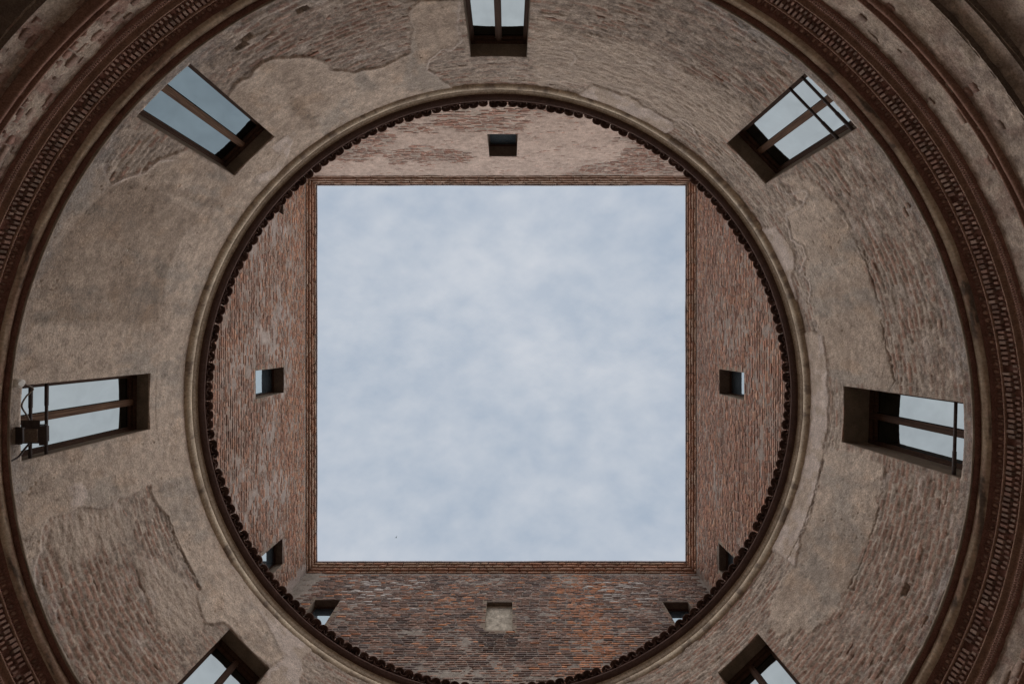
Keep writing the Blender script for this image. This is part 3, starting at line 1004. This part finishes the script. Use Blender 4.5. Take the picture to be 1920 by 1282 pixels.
# the pitched roof behind the tiles, out to the square walls
CX, CY, WX, WY = -.035, .07, 6.6, 6.72
th = np.linspace(-270, 90, 361)
Rv = []
for k in np.linspace(0, 1, 6):
    ring = []
    for t in th:
        d = (math.cos(rad(t)), math.sin(rad(t)))
        m = min((WX + CX * np.sign(d[0])) / max(abs(d[0]), 1e-6), (WY + CY * np.sign(d[1])) / max(abs(d[1]), 1e-6)) + .2
        r = 5.98 * (1 - k) + m * k
        ring.append((r * d[0], r * d[1], 8.10 + HC + (r - 5.98) * math.tan(SL)))
    Rv.append(ring)
V, F = grid(np.array(Rv))
obj('roof_deck', new_mesh('roof_deck', V, F), M['soffit'], eaves)

# ================================================================== SQUARE UPPER STOREY
H_CORN = 13.47
def upper_wall(key, label, org, sdir, ndir, half, openings, colour_fn, smear_fn, brick_face=0.0):
    root = empty('upper_brick_wall', (org[0], org[1], HC + 8))
    tag(root, label, 'wall', kind='thing')
    base = Vector((org[0], org[1], HC + 8))
    S = np.array((sdir[0], sdir[1], 0.0)); N = np.array((ndir[0], ndir[1], 0.0)); U = np.array((0, 0, 1.0))
    z_lo, z_hi = 7.6, H_CORN + .45
    def W(s, h, d=0.0):                                   # local coordinates of the wall thing
        s = np.asarray(s, float)[..., None]; h = np.asarray(h, float)[..., None]; d = np.asarray(d, float)[..., None]
        return s * S + (h - 8) * U + d * N
    ss = np.linspace(-half - .06, half + .06, 424); hh = np.linspace(z_lo, z_hi, 200)
    spans_ = []
    for (s0, s1, h0, h1, kind) in openings:
        a = int(np.argmin(abs(ss - s0))); b = int(np.argmin(abs(ss - s1))); c = int(np.argmin(abs(hh - h0))); d = int(np.argmin(abs(hh - h1)))
        ss[a] = s0; ss[b] = s1; hh[c] = h0; hh[d] = h1
        spans_.append((a, b, c, d))
    Sg, Hg = np.meshgrid(ss, hh, indexing='ij')
    sm = smear_fn(Sg, Hg)                                 # 0 open joints .. 1 rendered over
    rough = (fbm(Sg * 8, Hg * 14, 4, 700 + key) - .5) * .012 + (fbm(Sg * 30, Hg * 40, 2, 710 + key) - .5) * .005
    dep = -0.010 + sm * 0.016 + rough
    for (a, b, c, d) in spans_:
        near = (Sg > ss[a] - .06) & (Sg < ss[b] + .06) & (Hg > hh[c] - .06) & (Hg < hh[d] + .06)
        dep = np.where(near, np.minimum(dep, 0), dep)
    keep = np.ones((len(ss) - 1, len(hh) - 1), bool)
    for (a, b, c, d) in spans_:
        keep[a:b, c:d] = False
    mort, plas = colour_fn(None, None, 'mortar')
    cc = mixc(mort, plas, step(.25, .7, sm)) * (0.8 + .4 * fbm(Sg * 2.2, Hg * 2.2, 4, 720 + key))[..., None]
    V, F = grid(W(Sg, Hg, dep), keep)
    obj('mortar_face', new_mesh('mortar_face', V, F, cc.reshape(-1, 3), True), M['brickattr'], root)
    # bricks
    items = []
    ch = .0665
    nC = int((H_CORN - 8.55) / ch)
    for c in range(nC):
        h = 8.55 + (c + .5) * ch
        s = -half - random.uniform(0, .25)
        wav = .008 * math.sin(c * 1.7)
        while s < half:
            w = random.choice((.27, .27, .26, .14, .28))
            s0, s1 = s, s + w; sc_ = (s0 + s1) / 2
            s = s1 + .009
            if s1 > half - .01 or s0 < -half + .01:
                continue
            if any(s0 < q[1] and s1 > q[0] and h + ch / 2 > q[2] and h - ch / 2 < q[3] for q in openings):
                # trim against the opening
                q = [q for q in openings if s0 < q[1] and s1 > q[0] and h + ch / 2 > q[2] and h - ch / 2 < q[3]][0]
                if s0 < q[0] - .05: s1 = q[0] - .002
                elif s1 > q[1] + .05: s0 = q[1] + .002
                else: continue
                w = s1 - s0; sc_ = (s0 + s1) / 2
            hz = h + .008 * math.sin(sc_ * 1.3 + c * .4 + key) + wav * .2
            cl = colour_fn(sc_, h, 'brick')
            dp = random.uniform(-.006, .005) - .05 / 2 * 0
            p = W(np.array(sc_), np.array(hz), np.array(dp - .025))
            wp = np.array(base) + p
            hcam = wp[2] - HC
            e = 8.05 / hcam
            ex = (wp[0] - CAM.x) * e + CAM.x; ey = (wp[1] - CAM.y) * e + CAM.y
            vis = math.hypot(ex, ey) < 5.72 and in_view(wp, 0)
            items.append((tuple(p), S, U, N, (w, ch - random.uniform(.010, .016), .055), cl, hcam if vis else 1e9))
    # of the bricks in view keep as single parts the largest seen
    brick_set(root, items, 300)
    # cornice: stepped courses of brick, then the metal edge of the roof
    corn = empty('cornice'); corn.parent = root
    proj = [.030, .078, .118, .150]
    ph = 0
    for k, pj in enumerate(proj):
        h0 = H_CORN + k * .104
        Vs = []; Fs = []; Cs = []; off = 0
        s = -half + 0.002
        e = half - pj - .1
        while s < half - .01:
            w = min(random.choice((.27, .27, .5, .54)), half - .002 - s)
            if w > .03:
                Vb, Fb = BV[random.randrange(6)]
                cl = np.array(colour_fn(s, H_CORN + k * .07, 'cornice')) * .6 + .4 * np.array((.46, .27, .19) if key != 1 else (.52, .37, .29))
                pp = pj + random.uniform(-.004, .004)
                sag = .006 * math.sin(s * 1.1 + key * 2 + k * .2) + .004 * math.sin(s * 3.1 + key)
                c_ = W(np.array(s + w / 2), np.array(h0 + .048 + sag), np.array(pp - .045))
                Vs.append((Vb[:, :1] * (w - .006)) * S + (Vb[:, 1:2] * (.072 if k < 3 else .066)) * U + (Vb[:, 2:] * .09) * N + c_)
                Fs.append(Fb + off); off += len(Vb); Cs.append(np.tile(cl, (len(Vb), 1)))
            s += w + .004
        obj('cornice_course', new_mesh('cornice_course', np.concatenate(Vs), np.concatenate(Fs), np.concatenate(Cs)), M['brickattr'], corn)
    # dark joint bed behind the courses
    e = MB()
    e.add([tuple(W(np.array(a), np.array(h), np.array(d))) for a, h, d in
           ((-half, H_CORN - .01, -.012), (half, H_CORN - .01, -.012), (half, H_CORN + .43, .02), (-half, H_CORN + .43, .02))], [(0, 1, 2, 3)])
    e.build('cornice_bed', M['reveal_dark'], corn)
    ob = MB()  # unseen slab added behind the wall to keep sky light from leaking in
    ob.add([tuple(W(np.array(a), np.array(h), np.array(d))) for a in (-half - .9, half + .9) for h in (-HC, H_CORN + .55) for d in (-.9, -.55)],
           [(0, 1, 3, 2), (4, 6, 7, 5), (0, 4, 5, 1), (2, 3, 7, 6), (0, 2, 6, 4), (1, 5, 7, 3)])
    ob.build('light_block_slab', M['reveal_dark'], root)
    n = 160
    sg = np.linspace(-half, half, n)
    wob = (fbm(sg * .55, sg * 0 + key * 3.1, 4, 777) - .5) * .045
    prof = [(.07, .404), (.160, .410), (.170, .425), (.168, .475), (.05, .490), (-.4, .58), (-1.0, .72)]
    Pm = np.stack([W(sg, H_CORN + q[1] + wob * .5, q[0] + wob * .6) for q in prof], 1)
    V, F = grid(Pm)
    obj('roof_edge', new_mesh('roof_edge', V, F), M['zinc'], corn)
    # openings
    for (s0, s1, h0, h1, kind) in openings:
        w = empty('window' if kind != 'niche' else 'walled_up_window'); w.parent = root
        dp = {'niche': .14, 'win': .31, 'corner': .22}[kind]
        T = .12
        def B3(mb, a, b, c):
            (x0, x1), (y0, y1), (d0, d1) = a, b, c
            cs = [(x0, y0, d0), (x1, y0, d0), (x1, y1, d0), (x0, y1, d0), (x0, y0, d1), (x1, y0, d1), (x1, y1, d1), (x0, y1, d1)]
            mb.add([tuple(W(np.array(x), np.array(y), np.array(d))) for x, y, d in cs], [(0, 3, 2, 1), (4, 5, 6, 7), (0, 1, 5, 4), (1, 2, 6, 5), (2, 3, 7, 6), (3, 0, 4, 7)])
            return mb
        B3(MB(), (s0 - T, s0), (h0 - T, h1 + T), (-dp - .1, -.004)).build('jamb', M['reveal'], w)
        B3(MB(), (s1, s1 + T), (h0 - T, h1 + T), (-dp - .1, -.004)).build('jamb', M['reveal'], w)
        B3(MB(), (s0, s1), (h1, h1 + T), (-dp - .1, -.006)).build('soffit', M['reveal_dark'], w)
        B3(MB(), (s0, s1), (h0 - T, h0), (-dp - .1, -.006)).build('sill', M['reveal'], w)
        if kind == 'niche':
            B3(MB(), (s0 + .001, s1 - .001), (h0 + .001, h1 - .001), (-dp - .08, -dp)).build('lime_infill', M['lime'], w)
        else:
            fr = MB()
            B3(fr, (s0 + .002, s0 + .035), (h0 + .002, h1 - .002), (-dp - .06, -dp)); B3(fr, (s1 - .035, s1 - .002), (h0 + .002, h1 - .002), (-dp - .06, -dp))
            B3(fr, (s0 + .035, s1 - .035), (h1 - .05, h1 - .002), (-dp - .06, -dp + .002)); B3(fr, (s0 + .035, s1 - .035), (h0 + .002, h0 + .04), (-dp - .06, -dp + .002))
            fr.build('frame', M['wood'], w)
            B3(MB(), (s0 + .03, s1 - .03), (h0 + .03, h1 - .03), (-dp - .04, -dp - .03)).build('pane', M['glass_small'], w)
    return root

def pick(*cs):
    c = np.array(random.choice(cs)); return c
_tab = {}
def v1(s, h, f, seed):
    if seed not in _tab:
        a, b = np.meshgrid(np.linspace(-7, 7, 281), np.linspace(8, 14, 121), indexing='ij')
        _tab[seed] = fbm(a * f, b * f, 4, seed)
    return float(_tab[seed][min(max(int((s + 7) * 20), 0), 280), min(max(int((h - 8) * 20), 0), 120)])

def col_top(s, h, what):
    if what == 'mortar': return np.array((0.40, 0.33, 0.275)), np.array((0.50, 0.385, 0.32))
    if what == 'cornice': return pick((.46, .29, .21), (.52, .40, .31), (.40, .27, .20)) * random.uniform(.8, 1.15)
    return tuple(pick((.40, .24, .185), (.36, .20, .15), (.44, .31, .25), (.33, .23, .19)) * random.uniform(.8, 1.15))
def col_left(s, h, what):
    if what == 'mortar': return np.array((0.29, 0.225, 0.185)), np.array((0.37, 0.305, 0.27))
    if what == 'cornice': return pick((.48, .26, .165), (.44, .33, .25), (.36, .21, .15)) * random.uniform(.75, 1.15)
    k = min(max((h - 11.2) / 2.0, 0), 1) * .6 + .4 * v1(s, h, .8, 811)
    a = pick((.33, .20, .15), (.29, .215, .18), (.23, .145, .115), (.36, .20, .14)); b = pick((.44, .22, .14), (.38, .18, .115), (.34, .22, .165), (.46, .25, .15))
    return tuple((a * (1 - k) + b * k) * random.uniform(.78, 1.18))
def col_right(s, h, what):
    if what == 'mortar': return np.array((0.26, 0.20, 0.165)), np.array((0.34, 0.28, 0.245))
    if what == 'cornice': return pick((.48, .26, .165), (.44, .33, .25), (.38, .22, .16)) * random.uniform(.75, 1.15)
    k = v1(s, h, .9, 821)
    a = pick((.42, .215, .145), (.37, .185, .125), (.28, .15, .11), (.45, .25, .16)); b = pick((.30, .21, .17), (.27, .195, .16), (.22, .14, .115), (.36, .19, .135))
    return tuple((a * (1 - k) + b * k) * random.uniform(.75, 1.2))
def col_bottom(s, h, what):
    if what == 'mortar': return np.array((0.27, 0.23, 0.20)), np.array((0.33, 0.29, 0.25))
    if what == 'cornice': return pick((.46, .23, .14), (.36, .21, .15), (.38, .28, .20)) * random.uniform(.7, 1.15)
    o = 0.07 + .8 * math.exp(-((s - 2.5) / .75) ** 2) * (0.4 + v1(s, h, 1.4, 833)) + .25 * math.exp(-((s + 1.2) / 1.4) ** 2) * math.exp(-((h - 12.3) / 1.0) ** 2)
    wht = .75 * math.exp(-((s - 3.7) / .9) ** 2 - ((h - 12.5) / .5) ** 2) + .5 * math.exp(-((s + 3.9) / 1.2) ** 2 - ((h - 12.7) / .6) ** 2)
    if random.random() < wht * .55: return tuple(pick((.50, .45, .42), (.42, .37, .34)) * random.uniform(.8, 1.1))
    if random.random() < o: return tuple(pick((.46, .215, .12), (.41, .19, .115), (.35, .19, .13)) * random.uniform(.8, 1.15))
    stn = .62 if (abs(s + .02) < .5 and 10.1 < h < 10.9) else 1.0
    return tuple(stn * pick((.17, .115, .098), (.22, .14, .11), (.15, .115, .105), (.25, .17, .14), (.28, .175, .135)) * random.uniform(.75, 1.25))

def sm_top(s, h):
    a = step(.36, .55, fbm(s * .7, h * 1.0, 4, 851)); b = step(.40, .60, fbm(s * 3, h * 7, 4, 853))
    return np.clip(.25 + .55 * a + .35 * b * a, 0, 1)
def sm_left(s, h):
    return np.clip(step(.40, .68, fbm(s * .9, h * 1.4, 3, 861) * .5 + fbm(s * 2.2, h * 11, 4, 863, .65) * .5) * .6 * (1 - .6 * step(12.0, 13.2, h)) + .15 * fbm(s * 4, h * 9, 3, 862) + .8 * step(6.2, 6.55, s), 0, 1)
def sm_right(s, h):
    return np.clip(step(.46, .70, fbm(s * .9, h * 1.2, 3, 871) * .45 + fbm(s * 2.2, h * 11, 4, 873, .65) * .55) * .45 + .12 * fbm(s * 4, h * 9, 3, 872), 0, 1)
def sm_bottom(s, h):
    return np.clip(step(.52, .72, fbm(s * .9, h * 1.3, 3, 881) * .5 + fbm(s * 2.2, h * 11, 4, 883, .65) * .5) * .45 + .10 * fbm(s * 4, h * 9, 3, 882) + .85 * step(5.7, 6.3, -s) + .25 * (1 - step(9.6, 10.4, h + fbm(s, h, 3, 5) * .8)), 0, 1)

ZS, ZH = 10.80, 12.06
upper_wall(1, 'pale pink lime-smeared brick wall above the eaves, behind the top edge of the sky square', (CX, CY - WY), (1, 0), (0, 1), WX - .002,
           [(-.33, .50, ZS - .05, ZH, 'win')], col_top, sm_top)
upper_wall(2, 'dark brick wall with orange patch and walled-up window, below the sky square', (CX, CY + WY), (1, 0), (0, -1), WX - .002,
           [(-.40, .36, ZS + .05, 12.03, 'niche'), (-5.63, -4.86, ZS, 12.12, 'corner'), (4.90, 5.66, ZS, 12.02, 'corner')], col_bottom, sm_bottom)
upper_wall(3, 'red brick wall with greyish mortar patches and crack, left of the sky square', (CX - WX, CY), (0, 1), (1, 0), WY,
           [(-.34, .43, ZS, 12.15, 'win'), (4.83, 5.62, ZS, 12.08, 'corner'), (-5.77, -4.98, ZS, 12.12, 'corner')], col_left, sm_left)
upper_wall(4, 'evenly coursed red-brown brick wall right of the sky square', (CX + WX, CY), (0, 1), (-1, 0), WY,
           [(-.29, .45, ZS - .05, 12.0, 'win'), (4.96, 5.77, ZS, 12.03, 'corner')], col_right, sm_right)

# ================================================================== SMALL THINGS
# floodlight hung in front of the sill of the left window
fl = empty('floodlight')
tag(fl, 'black floodlight with barn-door flaps fixed at the sill of the left window', 'lamp')
t, u, n = cyl_frame(-180.6 + 0)
inw = Vector(n); tv = Vector(t)
Mf = Matrix(((tv.x, inw.x, 0, -5.80), (tv.y, inw.y, 0, tv.y * 0 + .09), (0, 0, 1, 5.06 + HC), (0, 0, 0, 1)))
fl.matrix_local = Mf                     # local x along the wall, y into the court, z up
MB().box((0, 0, 0.02), (.20, .20, .12), bev=.015).build('housing', M['iron'], fl)
MB().box((0, 0, -.045), (.165, .165, .012), bev=.003).build('lens', M['reveal_dark'], fl)
for (cx, cy, dx, dy, ax) in ((0, .155, .25, .10, 'y'), (0, -.155, .22, .10, 'y'), (.15, 0, .09, .24, 'x')):
    MB().box((cx, cy, -.05), (dx, dy, .006), bev=.002).build('flap', M['iron'], fl)
br_ = MB(); br_.box((-.115, -.06, .05), (.012, .30, .03)); br_.box((.115, -.06, .05), (.012, .30, .03)); br_.box((0, -.21, .05), (.24, .012, .03))
br_.build('bracket', M['iron'], fl)

def on_wall(th, h, r):
    return (r * math.cos(rad(th)), r * math.sin(rad(th)), h + HC)
jb = MB()
c = Vector(on_wall(-174.5, 4.99, 5.95)); dirn = Vector(cyl_frame(-174.5)[2])
jb.tube([c - dirn * .05, c + dirn * .02, c + dirn * .035], [.052, .052, .034], 16)
o = jb.build('junction_box', masonry('white_plastic', (.62, .60, .56), 20, .001, .1, .9, 1.08, rough=.5), None, False)
tag(o, 'round white junction box on the wall beside the left window sill', 'junction box')
cb = MB()
def spline(pts, n=10):
    pts = [Vector(p) for p in pts]; q = [pts[0]] + pts + [pts[-1]]; out = []
    for i in range(1, len(q) - 2):
        for k in range(n):
            s = k / n
            out.append(.5 * ((2 * q[i]) + (q[i + 1] - q[i - 1]) * s + (2 * q[i - 1] - 5 * q[i] + 4 * q[i + 1] - q[i + 2]) * s * s + (3 * q[i] - q[i - 1] - 3 * q[i + 1] + q[i + 2]) * s ** 3))
    return out + [pts[-1]]
cb.tube(spline([on_wall(-174.5, 5.01, 5.93), on_wall(-175.3, 5.12, 5.92), on_wall(-176.2, 5.06, 5.93), on_wall(-177.3, 5.02, 5.93), on_wall(-178.6, 5.08, 5.93), on_wall(-179.8, 5.10, 5.90)]), .009, 8)
o = cb.build('electric_cable', masonry('grey_cable', (.17, .14, .12), 40, .001, .1, rough=.6), None, True)
tag(o, 'grey cable looping from the white junction box to the floodlight', 'cable')
cb = MB()
cb.tube(spline([on_wall(-182.0, 5.08, 5.90), on_wall(-182.6, 5.05, 5.93), on_wall(-183.4, 4.99, 5.94), on_wall(-183.7, 4.90, 5.94)]), .012, 8)
o = cb.build('electric_cable', M['iron'], None, True)
tag(o, 'short dark cable dropping from the floodlight to the ledge', 'cable')

# a swift high above
bd = MB()
hb = 75.0
bx, by = (743 - 953) / 747 * hb + CAM.x, (1007 - 636) / 747 * hb + CAM.y
bd.tube([(-.14, 0, 0), (-.09, 0, 0), (0, 0, 0), (.1, 0, 0), (.17, 0, 0)], [.012, .04, .05, .03, .008], 8)
for s in (-1, 1):
    bd.add([(.05, s * .03, .01), (-.05, s * .03, .01), (-.09, s * .18, .05), (-.20, s * .36, .03), (-.03, s * .18, .055), (.05, s * .03, -.005), (-.05, s * .03, -.005), (-.09, s * .18, .04)],
           [(0, 1, 2, 4), (4, 2, 3), (5, 6, 7, 4), (4, 7, 3)])
o = bd.build('bird', masonry('bird_feathers', (.05, .045, .042), 30, .001, .1))
o.location = (bx, by, hb + HC)
o.rotation_euler = (0, 0, .8)
tag(o, 'tiny dark bird flying high in the pale sky', 'bird')
